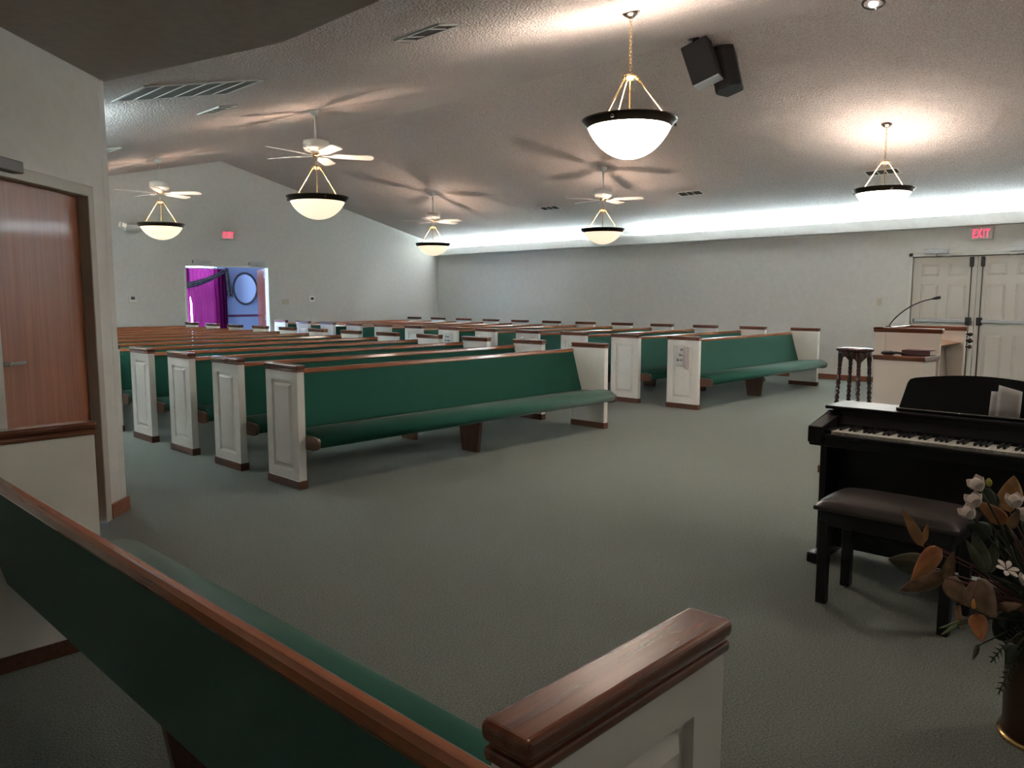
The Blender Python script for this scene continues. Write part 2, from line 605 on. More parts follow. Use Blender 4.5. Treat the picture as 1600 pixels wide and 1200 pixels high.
# window 1: frame and pane; window 2: unseen glazing added to brighten the foyer
w1 = MB()
for a, b in ((WX0, WX0+.05), (WX1-.05, WX1), (7.69, 7.74)):
    w1.box(a, b, FYB+.04, FYB+.10, WZ0, WZ1)
w1.box(WX0, WX1, FYB+.04, FYB+.10, WZ0, WZ0+.05)
w1.box(WX0, WX1, FYB+.04, FYB+.10, WZ1-.05, WZ1)
w1 = struct(w1.build('window_1', M_trimw))
MB().box(WX0+.05, WX1-.05, FYB+.065, FYB+.072, WZ0+.05, WZ1-.05).build('pane', M_glass, w1)
w2 = MB()
for a, b in ((16.2, 16.26), (17.07, 17.13), (17.94, 18.0)):
    w2.box(4.33, 4.39, a, b, 0, 2.4)
w2.box(4.33, 4.39, 16.2, 18.0, 2.34, 2.4)
w2 = struct(w2.build('added_window', M_trimw))
MB().box(4.355, 4.362, 16.26, 17.94, 0, 2.34).build('pane', M_glass, w2)
# blinds
bl = MB()
z = WZ0+.08
while z < 1.72:
    bl.prism([(FYB+.012, z), (FYB+.034, z+.014), (FYB+.035, z+.016), (FYB+.012, z+.002)], 8.22, WX1-.06, 'x')
    z += .030
b_ = bl.build('window_blind', M_trimw)
tag(b_, 'white horizontal slat blind behind the magenta curtain in the foyer', 'blind')
# curtain
cu = thing('window_curtain', 'sheer magenta curtain over the foyer window with dark scarf swag', 'curtain', (8.0, FYB-.05, 0))
def curtain(xa, xb, za, zb, slit=False, ph=0, amp=.022, nf=9):
    def fn(u, v):
        zz = za+(zb-za)*v
        x = xa+(xb-xa)*u
        if slit == 'r':
            x = xa + (xb-xa)*u - (1-u)*0.0
            if zz > 1.42:
                x = xa-.10*min(1, (zz-1.42)/.12)*(1-u) + (xb-xa)*u
        y = 1.5*amp*math.sin(2*PI*nf*u+ph+1.2*math.sin(7*u))*(.6+.4*math.sin(5*u+2)) + .010*math.sin(2*PI*nf*2.3*u)
        return (x-8.0, y-.02, zz)
    return MB().grid(fn, 110, 10)
curtain(6.45, 8.17, .02, 2.10, nf=15).build('curtain_panel', M_curt, cu)
curtain(8.212, 9.10, .02, 2.10, 'r', 1.3, nf=8).build('curtain_panel', M_curt, cu)
m = MB()
m.tube([(6.3-8, -.02, 2.112), (9.13-8, -.02, 2.112)], .014)
m.build('curtain_rod', M_trimw, cu)
def swag(u, v):
    x = 6.5+(9.08-6.5)*u
    s_ = (abs(2*u-1))**1.9
    top = 2.13 - (1-s_)*.38
    w = .10+.05*(1-s_)
    return (x-8, -.06-.03*math.sin(PI*v)-.012*math.sin(v*18), top-w*v)
MB().grid(swag, 40, 12).build('swag', M_swag, cu, .006)
def tail(u, v):
    x = 9.03+.10*u+.10*v*(.3+.7*u)
    return (x-8, -.07+.02*math.sin(u*14), 2.13-(.64+.08*u)*v)
MB().grid(tail, 16, 10).build('swag_tail', M_swag, cu, .006)
# oval mirror
mi = thing('oval_mirror', 'oval wall mirror in dark frame on the blue foyer wall', 'mirror', (9.60, FYB-.001, 1.63))
rx, rz = .315, .385
m = MB()
pts = [(rx*math.cos(2*PI*k/48), -.02, rz*math.sin(2*PI*k/48)) for k in range(48)]
m.tube(pts, .028, 8, closed=True)
m.build('frame', mat('dark_mirror_frame', (.05, .038, .04), .3, coat=.3), mi)
MB().prism([((rx-.005)*math.cos(2*PI*k/48), (rz-.005)*math.sin(2*PI*k/48)) for k in range(48)], -.018, -.004, 'y').build('glass', M_mirror, mi)
struct(MB().box(9.12, 10.6, FYB-.022, FYB, .93, .985, .006, 1).build('trim_6', M_maroon))
# open foyer leaf
d4 = MB().box(0, .045, 0, .90, .01, 2.04, .002, 1).build('door_4', M_doorred)
d4.location = (8.665, YB+.14, 0)
d4.rotation_euler = (0, 0, -math.radians(18))
struct(d4)
mm = MB()
for z in (.25, .92, 1.83):
    mm.box(-.006, .010, -.012, .03, z, z+.11)
mm.build('hinge', M_grey, d4)

# ------------------------------------------------------------------ pews
PD, PT = .454, .060
def raised_end(x, sgn):
    """moulding ring and raised field on an end panel face at x; sgn is the outward direction"""
    mm = MB()
    y0, y1, z0, z1 = .085, PD-.085, .135, .805
    def bx(a, b, c_, d_, p, q, bv=.003):
        mm.box(min(a, b), max(a, b), c_, d_, p, q, bv, 1)
    # field with sloped margin
    x = x-.018*sgn
    a = [(y0+.016, z0+.016), (y1-.016, z0+.016), (y1-.016, z1-.016), (y0+.016, z1-.016)]
    b = [(y0+.040, z0+.040), (y1-.040, z0+.040), (y1-.040, z1-.040), (y0+.040, z1-.040)]
    A = [mm.bm.verts.new((x, *p)) for p in a]
    B = [mm.bm.verts.new((x+.018*sgn, *p)) for p in b]
    mm.bm.faces.new(B)
    for i in range(4):
        mm.bm.faces.new((A[i], A[(i+1) % 4], B[(i+1) % 4], B[i]))
    return mm


def make_pew(w, label):
    r = thing('church_pew', label, 'pew', group=None)
    for x0, sg in ((0, -1), (w-PT, 1)):
        g = .018
        p = MB().box(x0+(g if sg < 0 else 0), x0+PT-(0 if sg < 0 else g), .002, PD-.002, .05, .882)
        xa, xb = (x0, x0+g+.001) if sg < 0 else (x0+PT-g-.001, x0+PT)
        for (ya, yb_, za, zb_) in ((0, PD, .05, .135), (0, PD, .805, .882), (0, .085, .135, .805), (PD-.085, PD, .135, .805)):
            p.box(xa, xb, ya, yb_, za, zb_)
        p = p.build('end_panel', M_white, r)
        k = MB().box(x0-.008, x0+PT+.008, -.008, PD+.008, 0, .064, .003, 1)
        k.build('kick_plate', M_kick, p)
        c = MB()
        o = .010
        c.box(x0-o*.7, x0+PT+o*.7, -o*.7, PD+o*.7, .878, .896, .005, 2)
        c.box(x0-.001, x0+PT+.001, -.001, PD+.001, .893, .906)
        c.box(x0-o, x0+PT+o, -o, PD+o, .902, .930, .0095, 4)
        c.build('cap', M_capy, p)
        raised_end(x0 if sg < 0 else x0+PT, sg).build('raised_panel', M_white, p)
    # backrest with the wooden top rail
    a, b = PT, w-PT
    bk = MB().prism([(.436, .826), (.460, .826), (.338, .345), (.306, .335), (.315, .42), (.378, .62)], a, b, 'x', .004, 2)
    bk = bk.build('backrest', M_green, r)
    MB().prism([(.432, .820), (.464, .820), (.467, .828), (.467, .848), (.460, .858), (.444, .858), (.434, .851), (.430, .828)], a, b, 'x').build('top_rail', M_railx, bk)
    # padded seat with a rolled front
    prof = [(.30, .325), (-.130, .318), (-.152, .330), (-.166, .350), (-.164, .374), (-.150, .398), (-.122, .418), (-.08, .432), (-.02, .436), (.05, .430), (.15, .415), (.31, .405)]
    st = MB().prism(prof, a+.022, b-.022, 'x', smooth=True)
    st.build('seat', M_green, r)
    for x0 in (a-.002, b-.022):
        e = MB().prism([(.28, .30), (-.10, .298), (-.150, .312), (-.168, .340), (-.168, .375), (-.155, .395), (-.10, .402), (.28, .40)], x0, x0+.024, 'x', .003, 1)
        e.build('seat_end', M_kick, r)
    MB().prism([(.055, 0), (.265, 0), (.315, .33), (.015, .33)], w/2-.02, w/2+.02, 'x', .004, 1).build('support_leg', M_legz, r)
    return r


ORD = ['front', 'second', 'third', 'fourth', 'fifth', 'sixth', 'seventh', 'eighth', 'ninth', 'tenth', 'eleventh', 'last']
def pew_label(i, side):
    rows = {'l': 'left block', 'r': 'right block'}[side]
    if i == 0:
        extra = {'l': 'nearest the open carpet', 'r': 'with folded notice'}[side]
        return 'green pew with white ends, front row of the %s, %s' % (rows, extra)
    if i == 11:
        extra = 'by the foyer doorway' if side == 'l' else 'right of foyer doorway'
        return 'green pew with white ends, rearmost row of the %s, %s' % (rows, extra)
    return 'green pew with white ends, %s row from the front, %s of pews' % (ORD[i], rows)


SP, PY = .9041, 5.045
for side, x0, w in (('l', 2.996, 3.781), ('r', 8.667, 3.741)):
    first = None
    for i in range(12):
        if first is None:
            first = p = make_pew(w, '')
        else:
            p = copy_tree(first)
        p['label'] = pew_label(i, side)
        p['category'] = 'pew'
        p['group'] = 'pews in the %s block' % ('left' if side == 'l' else 'right')
        p.location = (x0, PY+i*SP, 0)
fg = make_pew(2.845, 'green padded choir pew seen from behind in the near foreground')
fg.location = (1.068, .563, 0)
fg.rotation_euler = (0, 0, PI/2)

# notices taped to pew ends
def notice(px, yrow, zt, lines, label, fold, size=.040):
    r = thing('paper_notice', label, 'notice', (px-.011, yrow, zt))
    rot = (PI/2, 0, -PI/2)
    # main sheet, hanging flat
    def sh(u, v):
        return (-.002*math.sin(3*u), .205*(u-.5) if not fold else .11*u-.0, -.27*v)
    MB().grid(sh, 6, 6).build('sheet', M_paper, r, .0012)
    if fold:
        def fl(u, v):
            return (-.004-.030*math.sin(u*1.5), -.006-.085*u, -.02-(.27+.02*u)*v)
        MB().grid(fl, 8, 6).build('folded_flap', M_paperp, r, .0012)
    y = -.045
    for t in lines:
        lettering(t, size, M_ink, r, (-.0045, .012 if fold else 0, y-size*.7), rot, align='RIGHT' if fold else 'CENTER', bold=.0012)
        y -= size*1.55
    return r
xo = 8.667
notice(xo, PY+.21, .815, ['Pl', 'Do', 'Sit H'], 'white paper notice with a folded pink flap on the front right pew end', True, .042)
notice(xo, PY+3*SP+.21, .835, ['Please', 'Do Not'], 'paper notice on the white end of the fourth right pew', False)
notice(xo, PY+5*SP+.21, .825, ['Please', 'Do Not'], 'paper notice on the white end of the sixth right pew', False)

# ------------------------------------------------------------------ ceiling fans and pendant lamps
def bowl_parts(r, zb, zr, zh, az, bowlmat, big=False):
    """bowl light hanging under a hub; heights relative to the thing's origin"""
    R = .36
    m = MB()
    # rim: sloped dark ring
    m.lathe([(R-.054, zr-.046), (R-.030, zr-.024), (R-.006, zr+.004), (R+.002, zr+.014), (R+.002, zr+.020), (R-.006, zr+.022), (R-.020, zr+.010), (R-.062, zr-.036), (R-.054, zr-.046)], n=48)
    rim = m.build('rim', M_bronze, r)
    m = MB()
    for k in range(3):
        a = az+2*PI*k/3+.25
        m.lathe([(0, -.014), (.012, -.010), (.014, 0), (.010, .010), (0, .014)], (R*.97*math.cos(a), R*.97*math.sin(a), zr-.012), 10)
    m.build('rim_knob', M_bronze, rim)
    m = MB()
    prof = []
    Rb = R-.047
    H = (zr-.040)-zb
    for k in range(17):
        t = (k/16)**2
        Rs = (Rb*Rb+H*H)/(2*H)
        cap = math.sqrt(max(0, 2*Rs*H*t-(H*t)**2))
        prof.append((Rb*t**.45*.5+cap*.5 if bowlmat is M_bowl else cap, zb+H*t))
    prof2 = [(max(q-.006, 0), z+.006) for q, z in prof[::-1]]
    m.lathe(prof+prof2, n=48)
    m.build('bowl', bowlmat, r)
    for k in range(3):
        a = az+2*PI*k/3
        p0 = Vector((.055*math.cos(a), .055*math.sin(a), zh))
        p1 = Vector(((R-.048)*math.cos(a), (R-.048)*math.sin(a), zr-.01))
        mm = MB().tube([p0, p0.lerp(p1, .05), p0.lerp(p1, .12), p1], [.010, .010, .006, .007], 8)
        mm.tube([p0+Vector((.012*math.cos(2*PI*q/10)*math.cos(a), .012*math.cos(2*PI*q/10)*math.sin(a), .012*math.sin(2*PI*q/10))) for q in range(10)], .0035, 6, closed=True)
        mm.build('rod', M_brass, r)
    MB().tube([(0, 0, zh), (0, 0, zb+.05)], .007, 8).build('stem', M_brass, r)
    m = MB()
    m.lathe([(0, .03), (.02, .028), (.062, .016), (.066, .008), (.05, 0), (.03, -.016), (.012, -.022), (0, -.022)], (0, 0, zh), 24)
    m.build('hub', M_brass, r)
    l = light('bulb', 'POINT', (0, 0, zr-.06), 0, WARM, shadow_soft_size=.055)
    l.parent = r
    return l


def chain(m, z0, z1, r=.011):
    n = max(2, int(round((z1-z0)/.028)))
    d = (z1-z0)/n
    for i in range(n):
        c = z0+d*(i+.5)
        pts = []
        for k in range(10):
            a = 2*PI*k/10
            u, v = r*math.cos(a), (d*.62)*math.sin(a)
            pts.append((u, 0, c+v) if i % 2 else (0, u, c+v))
        m.tube(pts, .003, 5, closed=True)
    return m


def tilt_canopy(x):
    return math.atan(SL) * (1 if x > XM else -1)

LAMP_F, LAMP_P = 21, 5.0
def pendant(x, y, zb, zr, zh, label, az, power=None):
    zc = roofz(x)
    r = thing('pendant_light', label, 'pendant lamp', (x, y, zc), 0, 'chain hung bowl pendants')
    m = MB()
    m.lathe([(0, -.045), (.018, -.042), (.05, -.022), (.068, -.004), (.068, .006), (0, .006)], n=24, M=Matrix.Rotation(tilt_canopy(x), 4, 'Y'))
    m.build('canopy', M_copper, r)
    chain(MB(), zh-zc+.03, -.04).build('chain', M_brass, r)
    l = bowl_parts(r, zb-zc, zr-zc, zh-zc, az, M_bowl)
    l.data.energy = power or LAMP_P
    return r


def fan(x, y, zb, zr, zh, zm, zbl, phase, label, az):
    zc = roofz(x)
    r = thing('ceiling_fan', label, 'ceiling fan', (x, y, zc), 0, 'ceiling fans with bowl lights')
    m = MB()
    m.lathe([(0, -.075), (.028, -.072), (.05, -.045), (.062, -.01), (.062, .012), (0, .012)], n=24, M=Matrix.Rotation(tilt_canopy(x), 4, 'Y'))
    m.build('canopy', M_fan, r)
    MB().tube([(0, 0, -.06), (0, 0, zm-zc+.10)], .013, 12).build('downrod', M_fan, r)
    z = zm-zc
    m = MB()
    m.lathe([(0, .105), (.03, .105), (.10, .098), (.145, .085), (.150, .07), (.150, .01), (.138, -.012), (.10, -.03), (.09, -.034), (.06, -.04), (.055, -.055), (0, -.055)], (0, 0, z), 32)
    for k in range(20):
        a = 2*PI*k/20
        m.box(.098, .128, -.004, .004, -.029, -.017, M=Matrix.Translation((0, 0, z)) @ Matrix.Rotation(a, 4, 'Z'))
    m.build('motor_housing', M_fan, r)
    zz = zbl-zc
    for k in range(5):
        a = math.radians(phase)+2*PI*k/5
        RM = Matrix.Rotation(a, 4, 'Z') @ Matrix.Translation((0, 0, zz)) @ Matrix.Rotation(math.radians(-12), 4, 'X')
        out = [(.19, -.050), (.24, -.062), (.60, -.074), (.645, -.062), (.662, -.03), (.662, .03), (.645, .062), (.60, .074), (.24, .062), (.19, .050)]
        b = MB().prism(out, -.004, .004, 'z', M=RM).build('blade', M_fan, r)
        iron = MB().prism([(.055, -.012), (.15, -.012), (.20, -.038), (.25, -.040), (.262, 0), (.25, .040), (.20, .038), (.15, .012), (.055, .012)], -.010, -.005, 'z', M=RM)
        iron.build('blade_iron', M_fan, b)
    MB().lathe([(0, 0), (.058, 0), (.06, -.012), (.045, -.034), (.02, -.045), (0, -.045)], (0, 0, z-.055), 24).build('switch_cup', M_brass, r)
    chain(MB(), zh-zc+.03, z-.098).build('chain', M_brass, r)
    l = bowl_parts(r, zb-zc, zr-zc, zh-zc, az, M_bowlc)
    l.data.energy = LAMP_F
    return r


pendant(5.03, 3.575, 2.478, 2.745, 3.073, 'large white bowl pendant on a chain, nearest the camera above the open carpet', math.radians(-59.6), 8.0)
pendant(10.37, 3.50, 2.50, 2.75, 3.085, 'white bowl pendant on a chain at right, near the exit doors', math.radians(-161), 4.0)
pendant(5.03, -1.0, 2.478, 2.745, 3.073, 'unseen bowl pendant added for light over the platform, behind the view on the left', 0)  # unseen, added to light the front; continues the row spacing
pendant(10.37, -1.0, 2.50, 2.75, 3.085, 'unseen bowl pendant added for light over the platform, behind the view on the right', 0)  # second unseen pendant, also added for light from the front
fan(5.15, 8.09, 2.333, 2.575, 2.925, 3.145, 3.07, 42, 'white ceiling fan with cream bowl light, nearest over the left pew block', math.radians(-122.5))
fan(5.31, 12.93, 2.345, 2.585, 2.94, 3.17, 3.09, 26, 'white ceiling fan with cream bowl light over the left rear pews, farthest left', math.radians(-112))
fan(10.44, 7.92, 2.29, 2.52, 2.84, 3.09, 3.02, 8, 'white ceiling fan with bowl light over the middle of the right pew block', math.radians(-142.8))
fan(10.50, 12.27, 2.26, 2.49, 2.83, 3.03, 2.955, 0, 'white ceiling fan with bowl light over the rear right pews near the corner', math.radians(-130.6))

# recessed downlight in the right slope
RS = Matrix.Rotation(math.atan(SL), 4, 'Y')
dl_ = thing('recessed_downlight', 'round recessed downlight in the ceiling at the top of the view', 'downlight', (7.86, 2.83, roofz(7.86)))
MB().lathe([(.082, .004), (.082, -.010), (.098, -.010), (.106, .0), (.106, .004), (.082, .004)], n=36, M=RS).build('trim_ring', M_bronze, dl_)
MB().lathe([(.082, -.004), (.070, -.020), (.045, -.028), (0, -.032)], n=36, M=RS @ Matrix.Scale(-1, 4, (0, 0, 1)) @ Matrix.Translation((0, 0, .012))).build('reflector', mat('bright_reflector', (.9, .85, .8), .15, metal=1), dl_)
MB().lathe([(0, -.03), (.03, -.026), (.043, -.008), (.04, .006), (0, .006)], n=24, M=RS).build('bulb', mat('lit_bulb', (1, 1, 1), .4, emit=(1, .92, .86), es=4), dl_)
dsp = light('downlight_beam', 'SPOT', (0, 0, -.045), 160, WARM, (0, 0, 0), spot_size=math.radians(95), spot_blend=.7, shadow_soft_size=.05)
dsp.parent = dl_

# unseen downlight added in the low soffit to brighten the choir corner
cd = thing('recessed_downlight', 'unseen downlight added for light in the low dark soffit above the choir pew', 'downlight', (1.15, 1.35, ZS))
MB().lathe([(.082, .004), (.082, -.008), (.098, -.008), (.106, .0), (.106, .004), (.082, .004)], n=36).build('trim_ring', M_bronze, cd)
MB().lathe([(0, -.004), (.05, -.003), (.08, .0), (.08, .004)], n=24).build('bulb', mat('lit_lens', (1, 1, 1), .4, emit=(1, .86, .7), es=2), cd)
csp = light('downlight_beam', 'SPOT', (0, 0, -.03), 31, (1, .80, .62), (0, 0, 0), spot_size=math.radians(120), spot_blend=.6, shadow_soft_size=.08)
csp.parent = cd

# speakers hanging from the ridge
def frame_from(b_down, n_view):
    """box axes: x across, y away, z up, from an up direction and a depth direction"""
    zax = (-b_down).normalized()
    yax = (n_view - zax*n_view.dot(zax)).normalized()
    xax = yax.cross(zax)
    return Matrix((xax, yax, zax)).transposed().to_4x4()
def ceiling_mount(mm, p, q):
    zc = roofz(p[0])
    mm.lathe([(0, 0), (.06, 0), (.06, -.012), (.02, -.02), (0, -.02)], (p[0], p[1], zc), 16)
    mm.tube([(p[0], p[1], zc), (p[0], p[1], zc-.09)], .016, 8)
    mm.lathe([(0, -.035), (.03, -.02), (.036, 0), (.03, .02), (0, .035)], (p[0], p[1], zc-.10), 12)
    mm.tube([(p[0], p[1], zc-.10), q], .020, 8)
dep = 8.33
sp1 = at(1097, 99, dep)
def sight(p):
    v = (p-CAM).normalized()
    q = RT
    q = (q-v*q.dot(v)).normalized()
    return v, q, q.cross(v)
v1, r1, u1 = sight(sp1)
d1v = (r1*.40 - u1*.91)*math.cos(.30) - v1*math.sin(.30)
B1 = Matrix.Translation(sp1) @ frame_from(d1v, v1 + r1*.16)
r = thing('loudspeaker', 'black loudspeaker with pale lower edge, left of the pair at the ridge', 'speaker', sp1, 0, 'ceiling speakers at the ridge')
I1 = Matrix.Translation(-sp1)
MB().box(-.145, .145, -.125, .125, -.21, .215, .012, 2, I1 @ B1).build('cabinet', M_spk, r)
MB().box(-.140, .140, -.12, .12, -.224, -.208, .004, 1, I1 @ B1).build('pale_end', mat('pale_bluish', (.50, .53, .56), .5), r)  # pale bluish slab across the cabinet's lower end
mm = MB()
top = at(1084, 53, dep)
ceiling_mount(mm, (top.x, top.y), B1 @ Vector((-.03, 0, .215)))
bmesh.ops.translate(mm.bm, verts=mm.bm.verts, vec=-sp1)
mm.build('ceiling_bracket', M_blackm, r)
dep2 = 8.50
sp2 = at(1135, 109, dep2)
v2, r2, u2 = sight(sp2)
d2v = (r2*.30 - u2*.95)*math.cos(.42) - v2*math.sin(.42)
B2 = Matrix.Translation(sp2) @ frame_from(d2v, v2 + r2*.35)
r = thing('loudspeaker', 'black loudspeaker with angled front, right of the pair at the ridge', 'speaker', sp2, 0, 'ceiling speakers at the ridge')
I2 = Matrix.Translation(-sp2)
hexa = [(-.15, -.06), (-.07, -.15), (.07, -.15), (.15, -.06), (.10, .13), (-.10, .13)]
MB().prism(hexa, -.235, .215, 'z', .008, 1, M=I2 @ B2).build('cabinet', M_spk, r)
MB().prism([(x*.93, y*.93) for x, y in hexa], -.245, -.232, 'z', M=I2 @ B2).build('grille', M_blackm, r)
mm = MB()
top = at(1122, 69, dep2)
ceiling_mount(mm, (top.x, top.y), B2 @ Vector((-.02, 0, .20)))
bmesh.ops.translate(mm.bm, verts=mm.bm.verts, vec=-sp2)
mm.build('ceiling_bracket', M_blackm, r)

# air vents and the return grille, lying on the slopes
def on_slope(x, y):
    a = math.atan(SL)*(1 if x > XM else -1)
    return Matrix.Translation((x, y, roofz(x))) @ Matrix.Rotation(a, 4, 'Y')
def vent(x, y, w, l, label, bars, name='ceiling_vent', cat='vent', drop=.012, group=None):
    MM = on_slope(x, y)
    r = thing(name, label, cat, (x, y, roofz(x)), 0, group)
    I = Matrix.Translation((-x, -y, -roofz(x))) @ MM
    b = .018 if w < .4 else .03
    m = MB()
    for (a, c, p, q) in ((-w/2, w/2, -l/2, -l/2+b), (-w/2, w/2, l/2-b, l/2), (-w/2, -w/2+b, -l/2, l/2), (w/2-b, w/2, -l/2, l/2)):
        m.box(a, c, p, q, -drop, .002, .003, 1, I)
    m.build('frame', M_fan, r)
    MB().box(-w/2+b, w/2-b, -l/2+b, l/2-b, -.004, .001, M=I).build('mesh_panel' if w > .4 else 'duct_shade_plate', M_filter if w > .4 else M_dark, r)  # on small vents a dark plate paints the shade inside the duct
    m = MB()
    for k in bars:
        if name == 'return_grille':
            m.box(k*w/2-.007, k*w/2+.007, -l/2+b, l/2-b, -drop, -.002, M=I)
        else:
            m.box(-w/2+b, w/2-b, k*l/2-.006, k*l/2+.006, -drop*.8, -.002, M=I)
    m.build('bars' if name == 'return_grille' else 'vane', M_fan, r)
    return r
vent(2.72, 5.985, .95, .62, 'large white return air grille with six dark panes by the wall corner', [-.667, -.333, 0, .333, .667], 'return_grille', 'return grille', .008)
vent(3.50, 4.135, .20, .46, 'white ceiling vent at the top of the view left of the big pendant', [-.45, .5], group='ceiling vents')
vent(3.56, 7.27, .20, .46, 'white ceiling vent between the return grille and the nearest fan', [-.4, .1, .5], group='ceiling vents')
vent(3.63, 10.3, .20, .46, 'white ceiling vent on the left slope close to the wall corner, farthest left', [-.4, .1, .5], group='ceiling vents')
vent(11.87, 10.32, .20, .46, 'white ceiling vent on the right slope between the two rear fans', [-.25, .25], group='ceiling vents')
vent(11.87, 7.15, .20, .46, 'white ceiling vent on the right slope right of the middle fan', [-.25, .25], group='ceiling vents')
vent(11.82, 4.02, .20, .46, 'white ceiling vent seen behind the rods of the right pendant', [-.25, .25], group='ceiling vents')

# ------------------------------------------------------------------ wall fittings
def exit_sign(label, M0, loc):
    r = thing('exit_sign', label, 'exit sign', loc, 0, 'lit exit signs')
    r.rotation_euler = M0
    MB().box(-.155, .155, -.045, 0, -.095, .095, .012, 3).build('housing', M_exit, r)
    lettering('EXIT', .175, M_exitred, r, (0, -.046, -.063), (PI/2, 0, 0), sx=.60, depth=.002, bold=.002, sp=1.12)
    return r
exit_sign('lit red EXIT sign above the double exit doors at right', (0, 0, -PI/2), (XR-.001, 3.115, 2.385))
exit_sign('lit red EXIT sign above the foyer doorway on the back wall', (0, 0, 0), (7.78, YB-.001, 2.71))

def thermostat(x, z, label):
    r = thing('thermostat', label, 'thermostat', (x, YB-.001, z), 0, 'wall thermostats')
    MB().box(-.07, .07, -.028, 0, -.068, .068, .01, 3).build('case', M_plastic, r)
    MB().box(-.038, .038, -.031, -.026, -.022, .034).build('display', M_display, r)
thermostat(5.81, 1.395, 'small white thermostat on the back wall left of the doorway')
thermostat(9.74, 1.382, 'small white thermostat on the back wall right of the doorway')
r = thing('switch_plate', 'wide almond switch plate right of the foyer doorway', 'switch', (9.075, YB-.001, 1.32))
MB().box(-.085, .085, -.008, 0, -.06, .06, .003, 1).build('plate', M_almond, r)
for k in range(3):
    MB().box(-.062+.048*k, -.034+.048*k, -.016, -.006, -.014, .014, .003, 1).build('toggle', M_almond, r)
r = thing('switch_plate', 'almond switch plate on the right wall left of the exit doors', 'switch', (XR-.001, 4.545, 1.342), -PI/2)
MB().box(-.04, .04, -.008, 0, -.062, .062, .003, 1).build('plate', M_almond, r)
MB().box(-.014, .014, -.016, -.006, -.026, .026, .003, 1).build('toggle', M_almond, r)
r = thing('emergency_light', 'white emergency light with two lamp heads high on the back wall', 'emergency light', (5.86, YB-.001, 2.735))
MB().box(-.13, .13, -.07, 0, -.065, .055, .01, 2).build('housing', M_plastic, r)
for sx in (-1, 1):
    h = MB().box(-.06, .06, -.055, .03, -.055, .055, .012, 2, M=Matrix.Translation((sx*.185, -.06, .035)) @ Matrix.Rotation(-sx*.3, 4, 'Z') @ Matrix.Rotation(.25, 4, 'Y')).build('lamp_head', M_plastic, r)
    MB().box(-.045, .045, -.059, -.053, -.04, .04, M=Matrix.Translation((sx*.185, -.06, .035)) @ Matrix.Rotation(-sx*.3, 4, 'Z') @ Matrix.Rotation(.25, 4, 'Y')).build('lens', M_chrome, h)

# ------------------------------------------------------------------ pulpit
PX, PYa, PYb = 7.70, 2.045, 2.60
PX2 = 8.55
pu = thing('pulpit', 'cream pulpit with dark wooden caps standing left of the exit doors', 'pulpit', (PX, PYa, 0))
W2, L2 = PX2-PX, PYb-PYa
def pcap(m, x0, x1, y0, y1, z, h=.045):
    o = .018
    m.prism([(x0-o*.2, z), (x0-o, z+h*.62), (x0-o, z+h), (x1+o, z+h), (x1+o, z+h*.62), (x1+o*.2, z)], y0-o, y1+o, 'y', .003, 1)
for x0 in (0, W2-.04):
    p = MB().box(x0, x0+.04, 0, L2, 0, 1.10, .002, 1).build('side_panel', M_pulpit, pu)
    mm = MB()
    pcap(mm, x0, x0+.04, 0, L2, 1.098)
    mm.build('cap', M_capy, p)
MB().box(-.014, .0, L2-.09, L2+.0, 0, 1.096, .003, 1).build('corner_board', M_pulpit, pu)
p = MB().box(.04, W2-.04, L2-.04, L2, 0, 1.10).build('front_panel', M_pulpit, pu)
mm = MB()
pcap(mm, -.0, W2, L2-.05, L2, 1.100, .043)
mm.build('cap', M_capy, p)
MB().prism([(.03, .985), (.05, .965), (L2-.04, 1.045), (L2-.04, 1.065)], .04, W2-.04, 'x').build('desk_top', M_desk, pu)
MB().prism([(.07, .03), (L2-.06, .03), (L2-.06, .99), (.16, .955)], .04, W2-.055, 'x').build('inner_shelf_box', mat('taupe_board', (.30, .25, .21), .6), pu)
# low side wing
wg = MB().box(-.42, 0, .02, .40, 0, .872, .002, 1).build('side_wing', M_pulpit, pu)
mm = MB()
mm.prism([(-.425, .870), (-.45, .898), (-.45, .912), (0, .912), (0, .870)], -.01, .425, 'y', .003, 1)
mm.build('wing_cap', M_capy, wg)
g = thing('gooseneck_microphone', 'thin black gooseneck microphone rising from the pulpit', 'microphone', (PX+.10, 2.52, 1.145))
pts = []
for k in range(15):
    t = k/14
    pts.append((.02*t, -.36*t**1.35, .265*math.sin(t*PI*.42)/math.sin(PI*.42)))
MB().tube(pts, .0055, 8).build('neck', M_blackm, g)
MB().tube([pts[-1], Vector(pts[-1])+Vector((.0, -.035, .008)), Vector(pts[-1])+Vector((.0, -.065, .014))], [.009, .015, .013], 10).build('capsule', M_blackm, g)
MB().lathe([(0, .01), (.02, .01), (.028, 0), (0, 0)], n=16).build('base', M_blackm, g)
bk = thing('hymnal', 'maroon book lying on the pulpit side wing', 'book', (7.47, 2.165, .913))
MB().box(-.09, .09, -.13, .10, 0, .005).box(-.09, .09, -.13, .10, .041, .046).box(-.09, -.082, -.13, .10, 0, .046).build('cover', M_book, bk)
MB().box(-.082, .085, -.126, .096, .005, .041).build('pages', M_pages, bk)
cs = thing('hand_brush', 'small dark oval brush-like object beside the maroon book', 'brush', (7.33, 2.36, .913), .3)
MB().lathe([(0, 0), (.02, .001), (.032, .012), (.03, .028), (.015, .038), (0, .04)], n=20, M=Matrix.Scale(1.9, 4, (0, 1, 0))).build('body', M_blackm, cs)
MB().tube([(0, -.05, .022), (0, -.13, .016)], [.012, .009], 8).build('handle', M_blackm, cs)

